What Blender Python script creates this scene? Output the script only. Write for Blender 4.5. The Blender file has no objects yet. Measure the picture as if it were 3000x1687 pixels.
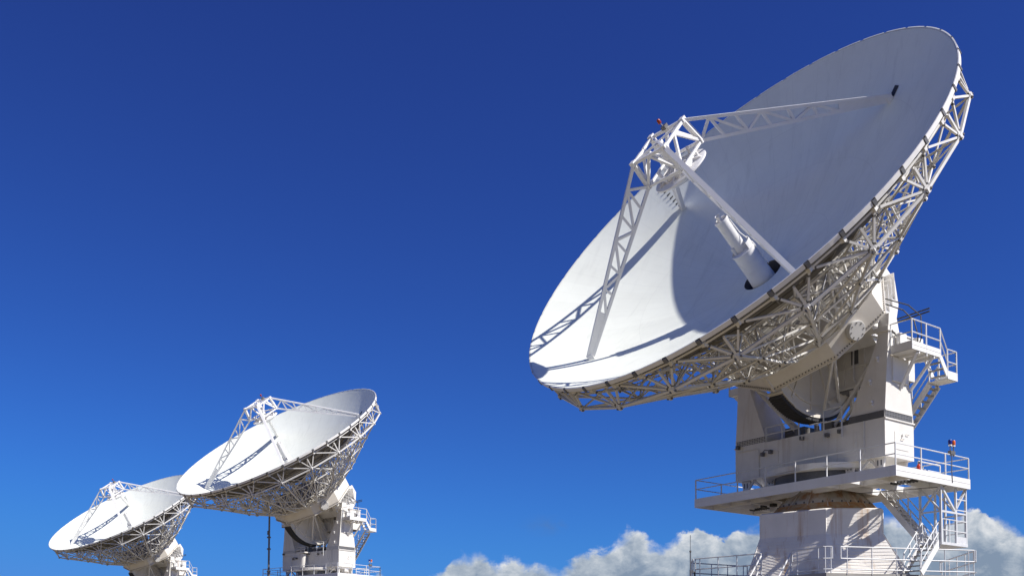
import bpy, bmesh, math, random
from mathutils import Vector, Matrix
random.seed(7)
R = math.radians
sc = bpy.context.scene
COL = sc.collection

# ------------------------------------------------------------------ materials
def new_mat(name):
    m = bpy.data.materials.new(name); m.use_nodes = True
    nt = m.node_tree; b = nt.nodes['Principled BSDF']
    return m, nt, b

def paint(name, col, rough=0.55, var=0.06, scale=1.2, streak=None, streak_amt=0.0, streak_scale=(2.5, 2.5, .18),
          thr=(.52, .74), bump=0.0, bump_scale=9.0, spec=.35):
    """painted steel: slightly uneven paint, optional vertical stains of their own shape"""
    m, nt, b = new_mat(name); N = nt.nodes; L = nt.links
    b.inputs['Roughness'].default_value = rough
    b.inputs['Specular IOR Level'].default_value = spec
    tc = N.new('ShaderNodeTexCoord')
    n1 = N.new('ShaderNodeTexNoise'); n1.inputs['Scale'].default_value = scale; n1.inputs['Detail'].default_value = 7
    n1.inputs['Roughness'].default_value = .62
    L.new(tc.outputs['Object'], n1.inputs['Vector'])
    r1 = N.new('ShaderNodeMapRange'); r1.inputs[1].default_value = .3; r1.inputs[2].default_value = .7
    r1.inputs[3].default_value = 1 - var; r1.inputs[4].default_value = 1 + var * .4
    L.new(n1.outputs['Fac'], r1.inputs[0])
    mul = N.new('ShaderNodeMixRGB'); mul.blend_type = 'MULTIPLY'; mul.inputs[0].default_value = 1
    mul.inputs[1].default_value = (*col, 1)
    L.new(r1.outputs[0], mul.inputs[2])
    out = mul.outputs[0]
    if streak:
        mp = N.new('ShaderNodeMapping'); mp.inputs['Scale'].default_value = streak_scale
        L.new(tc.outputs['Object'], mp.inputs[0])
        n2 = N.new('ShaderNodeTexNoise'); n2.inputs['Scale'].default_value = 1.0; n2.inputs['Detail'].default_value = 8
        n2.inputs['Roughness'].default_value = .65
        L.new(mp.outputs[0], n2.inputs['Vector'])
        r2 = N.new('ShaderNodeMapRange'); r2.inputs[1].default_value = thr[0]; r2.inputs[2].default_value = thr[1]
        r2.inputs[3].default_value = 0; r2.inputs[4].default_value = streak_amt
        L.new(n2.outputs['Fac'], r2.inputs[0])
        mx = N.new('ShaderNodeMixRGB'); mx.inputs[2].default_value = (*streak, 1)
        L.new(r2.outputs[0], mx.inputs[0]); L.new(out, mx.inputs[1]); out = mx.outputs[0]
    L.new(out, b.inputs['Base Color'])
    if bump:
        n3 = N.new('ShaderNodeTexNoise'); n3.inputs['Scale'].default_value = bump_scale; n3.inputs['Detail'].default_value = 4
        L.new(tc.outputs['Object'], n3.inputs['Vector'])
        bp = N.new('ShaderNodeBump'); bp.inputs['Strength'].default_value = bump; bp.inputs['Distance'].default_value = .02
        L.new(n3.outputs['Fac'], bp.inputs['Height']); L.new(bp.outputs[0], b.inputs['Normal'])
    return m

def dish_mat():
    """white reflector paint with faint panel seams and weathering"""
    m, nt, b = new_mat('reflector_paint'); N = nt.nodes; L = nt.links
    b.inputs['Roughness'].default_value = .6; b.inputs['Specular IOR Level'].default_value = .25
    tc = N.new('ShaderNodeTexCoord'); sx = N.new('ShaderNodeSeparateXYZ'); L.new(tc.outputs['Object'], sx.inputs[0])
    def M(op, a, bb=None, c=None):
        n = N.new('ShaderNodeMath'); n.operation = op
        for i, v in enumerate((a, bb, c)):
            if v is None: continue
            if isinstance(v, (int, float)): n.inputs[i].default_value = v
            else: L.new(v, n.inputs[i])
        return n.outputs[0]
    x, y = sx.outputs[0], sx.outputs[1]
    r = M('SQRT', M('ADD', M('MULTIPLY', x, x), M('MULTIPLY', y, y)))
    ang = M('ARCTAN2', y, x)
    # radial seams every 360/44 deg, ring seams at four radii
    fr = M('FRACT', M('MULTIPLY', ang, 22 / math.pi))
    dr = M('MULTIPLY', M('ABSOLUTE', M('SUBTRACT', fr, .5)), M('MULTIPLY', r, math.pi / 22))
    radial = M('LESS_THAN', dr, .012)
    ring = None
    for rr in (3.6, 6.2, 8.6):
        k = M('LESS_THAN', M('ABSOLUTE', M('SUBTRACT', r, rr)), .014)
        ring = k if ring is None else M('MAXIMUM', ring, k)
    seam = M('MAXIMUM', radial, ring)
    n1 = N.new('ShaderNodeTexNoise'); n1.inputs['Scale'].default_value = .35; n1.inputs['Detail'].default_value = 8
    n1.inputs['Roughness'].default_value = .6
    L.new(tc.outputs['Object'], n1.inputs['Vector'])
    n2 = N.new('ShaderNodeTexNoise'); n2.inputs['Scale'].default_value = 2.2; n2.inputs['Detail'].default_value = 6
    L.new(tc.outputs['Object'], n2.inputs['Vector'])
    d1 = M('MULTIPLY', M('SUBTRACT', n1.outputs['Fac'], .5), .11)
    d2 = M('MULTIPLY', M('SUBTRACT', n2.outputs['Fac'], .5), .05)
    ci = M('FLOOR', M('MULTIPLY', ang, 22 / math.pi)); ri = M('ADD', M('ADD', M('GREATER_THAN', r, 3.6), M('GREATER_THAN', r, 6.2)), M('GREATER_THAN', r, 8.6))
    cv = N.new('ShaderNodeCombineXYZ'); L.new(ci, cv.inputs[0]); L.new(ri, cv.inputs[1])
    wn = N.new('ShaderNodeTexWhiteNoise'); wn.noise_dimensions = '2D'; L.new(cv.outputs[0], wn.inputs['Vector'])
    d1 = M('ADD', d1, M('MULTIPLY', M('SUBTRACT', wn.outputs['Value'], .5), .035))
    mp = N.new('ShaderNodeMapping'); mp.inputs['Scale'].default_value = (2.4, .22, 1); L.new(tc.outputs['Object'], mp.inputs[0])
    n3 = N.new('ShaderNodeTexNoise'); n3.inputs['Scale'].default_value = 1; n3.inputs['Detail'].default_value = 8; n3.inputs['Roughness'].default_value = .65
    L.new(mp.outputs[0], n3.inputs['Vector'])
    st = N.new('ShaderNodeMapRange'); st.inputs[1].default_value = .55; st.inputs[2].default_value = .78; st.inputs[3].default_value = 0; st.inputs[4].default_value = .10
    L.new(n3.outputs['Fac'], st.inputs[0]); d2 = M('SUBTRACT', d2, st.outputs[0])
    val = M('SUBTRACT', M('ADD', M('ADD', d1, d2), .785), M('MULTIPLY', seam, .05))
    cb = N.new('ShaderNodeCombineColor')
    L.new(M('MULTIPLY', val, .965), cb.inputs[0]); L.new(M('MULTIPLY', val, .995), cb.inputs[1]); L.new(M('MULTIPLY', val, .905), cb.inputs[2])
    L.new(cb.outputs[0], b.inputs['Base Color'])
    return m

def plain(name, col, rough=.5, metal=0.0):
    return paint(name, col, rough, .12, 6.0)

MAT = dict(
    dish=dish_mat(),
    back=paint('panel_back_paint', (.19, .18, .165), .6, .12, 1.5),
    white=paint('white_steel_paint', (.80, .79, .77), .5, .07, .9, (.50, .42, .33), .28, (1.6, 1.6, .16), (.55, .8)),
    truss=paint('truss_paint', (.72, .705, .675), .5, .12, 2.0),
    yoke=paint('yoke_paint', (.74, .715, .665), .5, .10, .8, (.36, .25, .15), .55, (1.3, 1.3, .09), (.52, .74)),
    hub=paint('hub_paint', (.74, .70, .63), .5, .10, .7, (.46, .37, .28), .35, (.7, .7, .3), (.50, .8)),
    ped=paint('pedestal_paint', (.79, .755, .70), .6, .10, .9, (.42, .22, .07), .80, (1.9, 1.9, .10), (.56, .72)),
    rail=paint('rail_galvanised', (.66, .665, .67), .42, .15, 4.0),
    tread=paint('stair_tread_steel', (.30, .30, .30), .6, .2, 4.0),
    rust=paint('rusty_skirt_steel', (.60, .53, .43), .7, .25, 1.4, (.36, .15, .04), .85, (2.6, 2.6, .6), (.47, .66)),
    cap=paint('bearing_cover_paint', (.55, .54, .52), .5, .08, 1.2),
    flange=paint('rusty_flange_steel', (.50, .36, .20), .75, .25, 2.5, (.44, .17, .03), .9, (3.0, 3.0, 3.0), (.40, .60)),
    dark=plain('dark_rubber_and_holes', (.045, .045, .047), .6),
    gap=plain('dark_joint_metal', (.16, .16, .165), .5),
    bolt=plain('bolt_grey_steel', (.14, .135, .13), .45),
    band=paint('dark_and_shaded_grey', (.12, .12, .125), .55, .2, 5.0),
    pale=paint('pale_louvre_grey', (.56, .56, .56), .55, .1, 5.0),
    orange=plain('orange_lamp_plastic', (.62, .12, .015), .25),
    blue=plain('blue_lamp_plastic', (.01, .02, .20), .25),
    red=plain('red_lamp_plastic', (.33, .04, .015), .3),
    mast=paint('mast_grey_steel', (.16, .17, .19), .5, .2, 1.0),
    concrete=paint('concrete', (.36, .34, .31), .85, .2, 1.5, bump=.3),
)

def ground_mat():
    m, nt, b = new_mat('dry_grass_ground'); N = nt.nodes; L = nt.links
    b.inputs['Roughness'].default_value = .95
    tc = N.new('ShaderNodeTexCoord')
    n1 = N.new('ShaderNodeTexNoise'); n1.inputs['Scale'].default_value = .04; n1.inputs['Detail'].default_value = 10
    L.new(tc.outputs['Object'], n1.inputs['Vector'])
    cr = N.new('ShaderNodeValToRGB')
    cr.color_ramp.elements[0].position = .35; cr.color_ramp.elements[0].color = (.075, .07, .03, 1)
    cr.color_ramp.elements[1].position = .65; cr.color_ramp.elements[1].color = (.28, .215, .14, 1)
    L.new(n1.outputs['Fac'], cr.inputs[0])
    L.new(cr.outputs[0], b.inputs['Base Color'])
    n2 = N.new('ShaderNodeTexNoise'); n2.inputs['Scale'].default_value = 3; n2.inputs['Detail'].default_value = 8
    L.new(tc.outputs['Object'], n2.inputs['Vector'])
    bp = N.new('ShaderNodeBump'); bp.inputs['Strength'].default_value = .6; bp.inputs['Distance'].default_value = .1
    L.new(n2.outputs['Fac'], bp.inputs['Height']); L.new(bp.outputs[0], b.inputs['Normal'])
    return m

# ------------------------------------------------------------------ mesh helper
class MB:
    def __init__(s, tf=None):
        s.v = []; s.f = []; s.tf = tf or (lambda p: p); s.mi = []; s.cur = 0
    def add(s, verts, faces):
        o = len(s.v)
        s.v += [tuple(s.tf(Vector(p))) for p in verts]
        s.f += [tuple(o + i for i in f) for f in faces]; s.mi += [s.cur] * len(faces)
    def box(s, a, b):
        x0, y0, z0 = [min(p, q) for p, q in zip(a, b)]; x1, y1, z1 = [max(p, q) for p, q in zip(a, b)]
        s.add([(x0, y0, z0), (x1, y0, z0), (x1, y1, z0), (x0, y1, z0), (x0, y0, z1), (x1, y0, z1), (x1, y1, z1), (x0, y1, z1)],
              [(0, 3, 2, 1), (4, 5, 6, 7), (0, 1, 5, 4), (1, 2, 6, 5), (2, 3, 7, 6), (3, 0, 4, 7)])
    def bar(s, a, b, w=.1, h=None, up=None):
        a, b = Vector(a), Vector(b); d = b - a
        if d.length < 1e-5: return
        d.normalize(); u = Vector(up) if up is not None else Vector((0, 0, 1))
        if abs(u.normalized().dot(d)) > .97: u = Vector((1, 0, 0)) if abs(d.x) < .9 else Vector((0, 1, 0))
        sd = d.cross(u).normalized(); u = sd.cross(d).normalized(); h = h or w
        V = []
        for p in (a, b):
            for i, j in ((-1, -1), (1, -1), (1, 1), (-1, 1)): V.append(p + sd * (i * w / 2) + u * (j * h / 2))
        s.add(V, [(0, 1, 2, 3), (7, 6, 5, 4), (0, 4, 5, 1), (1, 5, 6, 2), (2, 6, 7, 3), (3, 7, 4, 0)])
    def tube(s, pts, r=.03, n=6, caps=True):
        pts = [Vector(p) for p in pts]; rings = []
        prev = None
        for i, p in enumerate(pts):
            d = (pts[min(i + 1, len(pts) - 1)] - pts[max(i - 1, 0)]).normalized()
            if prev is None:
                u = Vector((0, 0, 1)) if abs(d.z) < .9 else Vector((1, 0, 0))
            else: u = prev
            sd = d.cross(u).normalized(); u = sd.cross(d).normalized(); prev = u
            rr = r[i] if isinstance(r, (list, tuple)) else r
            rings.append([p + sd * (math.cos(t) * rr) + u * (math.sin(t) * rr) for t in (2 * math.pi * k / n for k in range(n))])
        V = [q for rg in rings for q in rg]; F = []
        for i in range(len(rings) - 1):
            for k in range(n):
                F.append((i * n + k, i * n + (k + 1) % n, (i + 1) * n + (k + 1) % n, (i + 1) * n + k))
        if caps: F += [tuple(range(n))[::-1], tuple((len(rings) - 1) * n + k for k in range(n))]
        s.add(V, F)
    def lathe(s, prof, c=(0, 0, 0), axis='z', n=32, a0=0, a1=2 * math.pi):
        full = abs(a1 - a0 - 2 * math.pi) < 1e-6
        m = n if full else n + 1; V = []; F = []
        for r, z in prof:
            for k in range(m):
                t = a0 + (a1 - a0) * k / n; p = (r * math.cos(t), r * math.sin(t), z)
                if axis == 'x': p = (p[2], p[0], p[1])
                V.append((p[0] + c[0], p[1] + c[1], p[2] + c[2]))
        for i in range(len(prof) - 1):
            for k in range(n):
                k2 = (k + 1) % m
                F.append((i * m + k, i * m + k2, (i + 1) * m + k2, (i + 1) * m + k))
        s.add(V, F)
    def prism(s, poly, off):
        """poly: 3-D polygon; off: extrusion vector"""
        n = len(poly); o = Vector(off)
        V = [Vector(p) for p in poly] + [Vector(p) + o for p in poly]
        s.add(V, [tuple(range(n))[::-1], tuple(range(n, 2 * n))] + [(i, (i + 1) % n, n + (i + 1) % n, n + i) for i in range(n)])
    def loft(s, A, B, caps=True):
        n = len(A)
        F = [(i, (i + 1) % n, n + (i + 1) % n, n + i) for i in range(n)]
        if caps: F += [tuple(range(n))[::-1], tuple(range(n, 2 * n))]
        s.add(list(A) + list(B), F)
    def mesh(s, name, mats, bevel=0, smooth=False):
        me = bpy.data.meshes.new(name); me.from_pydata(s.v, [], s.f)
        for m in mats: me.materials.append(m)
        for p, i in zip(me.polygons, s.mi): p.material_index = i
        bm = bmesh.new(); bm.from_mesh(me)
        bmesh.ops.recalc_face_normals(bm, faces=bm.faces)
        bm.to_mesh(me); bm.free()
        if smooth:
            for p in me.polygons: p.use_smooth = True
            try: me.set_sharp_from_angle(angle=R(32))
            except Exception: pass
        return me

CACHE = {}
def part(name, parent, mats, build, tf=None, key=None, mat4=None, smooth=False, bevel=0, label=None):
    k = key or None
    if k and k in CACHE: me = CACHE[k]
    else:
        mb = MB(tf); build(mb)
        if not isinstance(mats, (list, tuple)): mats = [mats]
        me = mb.mesh(name, mats, smooth=smooth)
        if k: CACHE[k] = me
    o = bpy.data.objects.new(name, me); COL.objects.link(o)
    if parent is not None: o.parent = parent
    if mat4 is not None: o.matrix_local = mat4
    if bevel:
        bv = o.modifiers.new('bevel', 'BEVEL'); bv.width = bevel; bv.segments = 2; bv.limit_method = 'ANGLE'; bv.angle_limit = R(40)
        bv.harden_normals = False
    if label: o['label'] = label
    return o

def part_split(name, parent, mats, build, tf=None, key=None, mat4=None, smooth=False, label=None):
    """every separate piece the builder adds becomes a part of its own"""
    k = ('split', key)
    if k not in CACHE:
        mb = MB(tf); pieces = []
        orig = mb.add
        def add(v, f):
            mb.v, mb.f, mb.mi = [], [], []; orig(v, f); pieces.append(mb.mesh(name, [mats], smooth=smooth))
        mb.add = add; build(mb); CACHE[k] = pieces
    for me in CACHE[k]:
        o = bpy.data.objects.new(name, me); COL.objects.link(o); o.parent = parent
        if mat4 is not None: o.matrix_local = mat4
# ------------------------------------------------------------------ reflector geometry (dish frame: x = elevation axis, y = up the dish, z = boresight, rim at z 0)
RD = 11.0; DEP = 3.9; DPIV = 7.9; HAX = 17.6; OFFY = 1.3
def zd(r): return -DEP + DEP * r * r / (RD * RD)
NSEG = 44
def pol(r, a, z): return Vector((r * math.cos(a), r * math.sin(a), z))
DA = 2 * math.pi / NSEG
A0 = R(-1.6)

def b_dish(mb):
    prof = [(.98 + (RD - .98) * i / 48, 0) for i in range(49)]
    prof = [(r, zd(r)) for r, _ in prof]
    mb.lathe(prof, n=176)
def b_dish_back(mb):
    prof = [(.98, zd(.98) - .01), (.98, zd(.98) - .07)] + [(r, zd(r) - .07) for r in (1.5, 2.5, 3.6, 4.8, 6, 7, 8, 9, 10, RD - .03)] + [(RD - .03, -.012)]
    mb.lathe(prof, n=88)
    # stiffening hoops and purlins on the panel backs
    for rr in (3.6, 5.0, 6.2, 7.4, 8.6, 9.8):
        mb.lathe([(rr - .04, zd(rr) - .07), (rr - .04, zd(rr) - .19), (rr + .04, zd(rr) - .19), (rr + .04, zd(rr) - .07)], n=88)
    for k in range(NSEG):
        a = A0 + k * DA
        pts = [1.6, 3.6, 6.2, 8.6, 10.8]
        for r0, r1 in zip(pts[:-1], pts[1:]):
            if r0 < 3 and k % 2: continue
            mb.bar(pol(r0, a, zd(r0) - .14), pol(r1, a, zd(r1) - .14), .06, .14)
def b_rim(mb):
    g = .035
    for k in range(1):
        a0 = A0 + k * DA + g / 11 * 3.2; a1 = A0 + (k + 1) * DA - g / 11 * 3.2
        n = 3; V = []; F = []
        for i in range(n + 1):
            a = a0 + (a1 - a0) * i / n
            for r, z in ((RD + .004, .005), (RD + .05, .0), (RD + .045, -.19), (RD - .0, -.19)): V.append(pol(r, a, z))
        for i in range(n):
            for j in range(4): F.append((i * 4 + j, i * 4 + (j + 1) % 4, (i + 1) * 4 + (j + 1) % 4, (i + 1) * 4 + j))
        F += [(0, 1, 2, 3), (n * 4 + 3, n * 4 + 2, n * 4 + 1, n * 4)]
        mb.add(V, F)
def b_rimclamp(mb):
    for k in range(1):
        a = A0 + k * DA; t = Vector((-math.sin(a), math.cos(a), 0)); e = pol(1, a, 0)
        c = e * (RD + .03)
        mb.bar(c - t * .07 + Vector((0, 0, -.145)), c + t * .07 + Vector((0, 0, -.145)), .09, .23)
RINGS = [(10.74, -1.62), (8.4, -3.4), (6.2, -5.2), (4.1, -6.6)]
TOPC = [(10.72, zd(10.72) - .42), (8.6, zd(8.6) - .42), (6.3, zd(6.3) - .42), (4.1, zd(4.1) - .5)]
NR = 22
def ra(j): return A0 + (2 * j + .5) * DA
def bolts(mb, nodes):
    # bolt heads on the node plates (second material)
    mb.cur = 1
    for (r, z), a in nodes:
        c = pol(r, a, z); e = pol(1, a, 0); t = Vector((-e.y, e.x, 0))
        for s in (-1, 1):
            p = c + t * (s * .13) + e * .05
            mb.bar(p, p + (e * .5 - Vector((0, 0, .5))) * .12, .055, .09)
    mb.cur = 0
def b_rib(mb):
    a = ra(0)
    T = [pol(r, a, z) for r, z in TOPC]; B = [pol(r, a, z) for r, z in RINGS]
    for i in range(3):
        mb.bar(T[i], T[i + 1], .075); mb.bar(B[i], B[i + 1], .105)
        mb.bar(T[i + 1], B[i + 1], .07)
        mb.bar(B[i], T[i + 1], .07) if i < 2 else mb.bar(T[i], B[i + 1], .07)
    mb.bar(T[0], B[0], .10)
    mb.bar(T[3], pol(3.3, a, -6.75), .10); mb.bar(B[3], pol(3.7, a, -6.75), .14)
    for p, s in [(b, .17) for b in B[:3]] + [(t, .11) for t in T[1:3]]:
        mb.bar(p - Vector((0, 0, s * .7)), p + Vector((0, 0, s * .7)), s * 1.0)
    bolts(mb, [(RINGS[i], ra(0)) for i in range(3)])
def b_outer(mb):
    zr = -.42
    U = [pol(10.78, A0 + k * DA, zr) for k in range(NSEG)]
    Lw = [pol(*((RINGS[0][0], ra(j), RINGS[0][1]))) for j in range(NR)]
    for k in range(NSEG):
        mb.bar(U[k], U[(k + 1) % NSEG], .085)
        e = pol(1, A0 + k * DA, 0)
        mb.bar(U[k] + Vector((0, 0, .02)), U[k] + e * .2 + Vector((0, 0, .2)), .09)
        mb.bar(U[k] - Vector((0, 0, .09)), U[k] + Vector((0, 0, .09)), .19)
    for j in range(NR):
        mb.bar(Lw[j], Lw[(j + 1) % NR], .115)
        for k in (2 * j, 2 * j + 1, 2 * j - 1):
            q = U[k % NSEG]; mb.bar(Lw[j], q, .085); mb.cur = 1; d_ = (q - Lw[j]).normalized(); mb.bar(Lw[j] + d_ * .2, Lw[j] + d_ * .27, .10); mb.bar(q - d_ * .2, q - d_ * .27, .10); mb.cur = 0
        mb.bar(Lw[j] - Vector((0, 0, .10)), Lw[j] + Vector((0, 0, .10)), .18)
def make_hoop(i):
    def b(mb):
        r, z = RINGS[i]; rp, zp = RINGS[i - 1]; rt, zt = TOPC[i]
        rn = rp, zp
        for j in range(NR):
            B0, B1 = pol(r, ra(j), z), pol(r, ra(j + 1), z)
            T0, T1 = pol(rt, ra(j), zt), pol(rt, ra(j + 1), zt)
            P0, P1 = pol(rp, ra(j), zp), pol(rp, ra(j + 1), zp)
            mb.bar(B0, B1, .08); mb.bar(T0, T1, .06)
            if j % 2 == 0: mb.bar(B0, T1, .06); mb.bar(P0, B1, .07)
            else: mb.bar(T0, B1, .06); mb.bar(B0, P1, .07)
            if i >= 2:
                mb.bar(P0, T1, .055); mb.bar(P1, T0, .055)
                if i == 3: mb.bar(B0, T0.lerp(P1, .5), .05); mb.bar(B1, T1.lerp(P0, .5), .05)
    return b
# hub octagon, vertex towards the bottom of the dish
HC = .35; HR = 4.2; HZ0, HZ1 = -7.72, -6.45
HUBP = [(0, -3.85), (2.97, -2.62), (4.5, -.25), (3.0, 3.3), (0, 4.4), (-3.0, 3.3), (-4.5, -.25), (-2.97, -2.62)]
def octp(r, z): return [Vector((x * r / HR, HC + (y - HC) * r / HR, z)) for x, y in HUBP]
def b_hub(mb):
    A = octp(HR, HZ0); B = octp(HR, HZ1); C = octp(3.5, HZ1 + .35)
    mb.loft(A, B, caps=False)
    mb.loft(B, C, caps=False); mb.add(C, [tuple(range(8))]); mb.add(A, [tuple(range(8))[::-1]])
    # flange lips along the edges
    for P, z in ((A, -.03), (B, .0)):
        for k in range(8): mb.bar(P[k] * 1.0, P[(k + 1) % 8], .09, .05)
    for k in range(8): mb.bar(octp(3.4, HZ1 + .3)[k], octp(2.6, -4.4)[k], .12); mb.bar(octp(3.4, HZ1 + .3)[k], octp(2.6, -4.4)[(k + 1) % 8], .08)
    mb.bar((0, -3.85, HZ0), (0, -3.85, HZ1), .16, .12)
def b_hubbolts(mb):
    A = octp(HR + .02, HZ0)
    for k in (0, 1, 2, 3, 7):
        p, q = A[k], A[(k + 1) % 8]; nrm = ((p + q) / 2 - Vector((0, HC, HZ0))).normalized()
        for i in range(20):
            c = p.lerp(q, (i + .5) / 20) + Vector((0, 0, .14)); mb.bar(c, c + nrm * .05, .05)
def capmat(sx):
    p, q = octp(HR, -7.08)[1 if sx > 0 else 7], octp(HR, -7.08)[2 if sx > 0 else 6]
    c = p.lerp(q, .46) + Vector((0, 0, -.18)); nz = ((p + q) / 2 - Vector((0, HC, -7.08))).normalized(); up = Vector((0, 0, 1)); x = up.cross(nz).normalized(); y = nz.cross(x)
    M = Matrix.Identity(4)
    for i in range(3): M[i][0], M[i][1], M[i][2], M[i][3] = x[i], y[i], nz[i], c[i]
    return M
def b_cap(mb):
    mb.lathe([(.44, -.02), (.44, .21), (.42, .23), (0.001, .23)], n=36)
def b_capbolts(mb):
    for k in range(8):
        t = R(45 * k + 20); mb.lathe([(.032, .22), (.032, .255), (.001, .255)], c=(.34 * math.cos(t), .34 * math.sin(t), 0), n=8)
def b_rear(mb):
    # bearing box behind the hub with stepped gusset plates
    for sx in (-1, 1):
        poly = [(-.2, HZ0), (3.6, HZ0), (3.65, -8.6), (2.9, -9.5), (1.8, -9.95), (.6, -9.5), (-.2, -8.5)]
        mb.prism([(sx * 3.1, p, z) for p, z in poly], (-sx * .12, 0, 0))
        for i in range(6):
            p = 2.9 - i * .42; mb.prism([(sx * 3.1, p, HZ0 - .05), (sx * 3.1, p, -9.2), (sx * 3.75, p, HZ0 - .05)], (0, .06, 0))
        mb.box((sx * 3.1, -.25, -8.6), (sx * 3.55, .8, HZ0))
    mb.box((-2.95, .2, -9.5), (2.95, 3.2, HZ0 - .02))
    mb.box((-2.6, -.4, -8.7), (2.6, .2, HZ0 - .02))
    for i in range(7):
        x = -2.4 + i * .8; mb.bar((x, 3.2, HZ0 - .05), (x, 3.45, -9.4), .1)
def b_axle(mb):
    for sx in (-1, 1):
        mb.lathe([(.001, sx * 2.9), (.26, sx * 2.9), (.26, sx * 3.95), (.001, sx * 3.95)], c=(0, 0, -DPIV), axis='x', n=24)
def b_gear(mb):
    # sector drum: centre on elevation axis, below/behind
    a0, a1 = R(-170), R(-88)        # angle in (y,z): measured below
    n = 40; prof_in = .5
    def P(r, t, x): return (x, r * math.cos(t), -DPIV + r * math.sin(t))
    ts = [R(-182) + (R(-88) - R(-182)) * i / n for i in range(n + 1)]
    for x0, x1, r0, r1 in ((-.32, .32, .4, 3.98),):
        V = []; F = []
        for t in ts:
            for x in (x0, x1):
                for r in (r0, r1): V.append(P(r, t, x))
        for i in range(n):
            a = i * 4; b = a + 4
            F += [(a, a + 1, b + 1, b), (a + 2, b + 2, b + 3, a + 3), (a + 1, a + 3, b + 3, b + 1), (a, b, b + 2, a + 2)]
        F += [(0, 2, 3, 1), (n * 4, n * 4 + 1, n * 4 + 3, n * 4 + 2)]
        mb.add(V, F)
    # stiffening ribs and web plates on both faces
    for sx in (-1, 1):
        for k in range(5):
            t = R(-170 + k * 24); mb.bar(P(.6, t, sx * .35), P(3.6, t, sx * .35), .08, .12)
        for i in range(n):
            mb.bar(P(3.3, ts[i], sx * .35), P(3.3, ts[i + 1], sx * .35), .07, .12)
            mb.bar(P(3.9, ts[i], sx * .36), P(3.9, ts[i + 1], sx * .36), .10, .16)
def b_rack(mb):
    n = 110; 
    for i in range(n):
        t0 = R(-180) + R(110) * i / n; t1 = R(-180) + R(110) * (i + 1) / n
        for r, w in ((4.06, .74),):
            mb.bar((-.0, r * math.cos(t0), -DPIV + r * math.sin(t0)), (0, r * math.cos(t1), -DPIV + r * math.sin(t1)), .74, .14 if i % 2 else .20, up=(0, math.cos(t0), math.sin(t0)))
def b_hubstrut(mb):
    P = octp(HR, HZ0)
    for sx, k in ((1, 1), (-1, 7)):
        for x, p, z in ((.42, -1.2, -11.2), (.42, -2.4, -10.6)):
            mb.tube([P[k] * .97, (sx * x, p, z)], .075, 8)

# ---- quadrupod, subreflector, feed (off = small sideways set of the apex)
LEGA = [R(45), R(135), R(-135), R(-45)]; LEGT = [R(4), R(4), R(1), R(2)]
ZT, ZL = 3.95, 2.75
def sh(p, off):
    k = (p[2] + DEP) / (ZT + DEP); return Vector((p[0] + off[0] * k, p[1] + off[1] * k, p[2]))
def make_leg(a, off):
    def b(mb):
        top = sh(pol(1.35, a, ZT), off); inn = sh(pol(1.45, a, ZL), off); base = pol(8.5, a + LEGT[LEGA.index(a)], zd(8.5) + .05)
        side = Vector((-math.sin(a), math.cos(a), 0))
        b1 = base + pol(.12, a, .12); b0 = base - pol(.12, a, -.02)
        mb.bar(top, b1, .20, .14, up=(top - inn)); mb.bar(inn, b0, .20, .14, up=(top - inn))
        n = 8
        O = [top.lerp(b1, i / n) for i in range(n + 1)]; I = [inn.lerp(b0, i / n) for i in range(n + 1)]
        for i in range(1, n - 1):
            mb.bar(O[i], I[i], .17, .11, up=top - b1)
        for i in range(0, n - 1):
            if i % 2 == 0: mb.bar(I[i], O[i + 1], .17, .11, up=side.cross(O[i + 1] - I[i]))
            else: mb.bar(O[i], I[i + 1], .17, .11, up=side.cross(I[i + 1] - O[i]))
        mb.prism([O[n - 2] + side * .085, I[n - 2] + side * .085, I[n] + side * .085, O[n] + side * .085], side * -.17)
        mb.bar(base - pol(0, a, .1), base + Vector((0, 0, .2)), .26, .30, up=side)
    return b
def make_frame(off):
    def b(mb):
        T = [sh(pol(1.35, a, ZT), off) for a in LEGA]; Lw = [sh(pol(1.45, a, ZL), off) for a in LEGA]
        for i in range(4):
            j = (i + 1) % 4
            mb.bar(T[i], T[j], .13); mb.bar(Lw[i], Lw[j], .11); mb.bar(T[i], Lw[i], .15, .24)
            m = (T[i] + T[j]) / 2
            mb.bar(Lw[i], m, .12); mb.bar(Lw[j], m, .12)
            mb.bar(T[i] - Vector((0, 0, .1)), T[i] + Vector((0, 0, .12)), .24)
            mb.bar(Lw[i] - Vector((0, 0, .1)), Lw[i] + Vector((0, 0, .1)), .22)
        c = sh((0, 0, ZT), off); cl = sh((0, 0, ZL - .1), off)
        mb.bar(T[0], T[2], .09); mb.bar(T[1], T[3], .09)
        mb.tube([c, cl], .22, 12)
        for i in range(4):
            mb.tube([Lw[i] * .55 + cl * .45 + Vector((0, 0, .25)), sh(pol(.85, LEGA[i] + .5, 2.35), off)], .07, 8)
            mb.tube([Lw[i].lerp(cl, .3), sh(pol(1.0, LEGA[i] - .4, 2.35), off)], .05, 8)
    return b
def make_sub(off):
    def b(mb):
        c = sh((0, 0, 2.2), off)
        prof = [(.001, -.36), (.35, -.31), (.7, -.19), (1.0, -.05), (1.22, .06), (1.31, .10), (1.31, .17), (1.26, .19), (.9, .22), (.4, .26), (.001, .26)]
        mb.lathe(prof, c=c, n=48)
        for k in range(8):
            a = R(45 * k + 10); e = pol(1, a, 0); t = Vector((-e.y, e.x, 0))
            mb.prism([c + e * .25 + Vector((0, 0, .25)), c + e * 1.2 + Vector((0, 0, .18)), c + e * 1.15 + Vector((0, 0, .26)), c + e * .25 + Vector((0, 0, .52))], t * .05)
        mb.lathe([(.80, .22), (.80, .40), (.74, .40), (.74, .22)], c=c, n=32)
    return b
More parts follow.
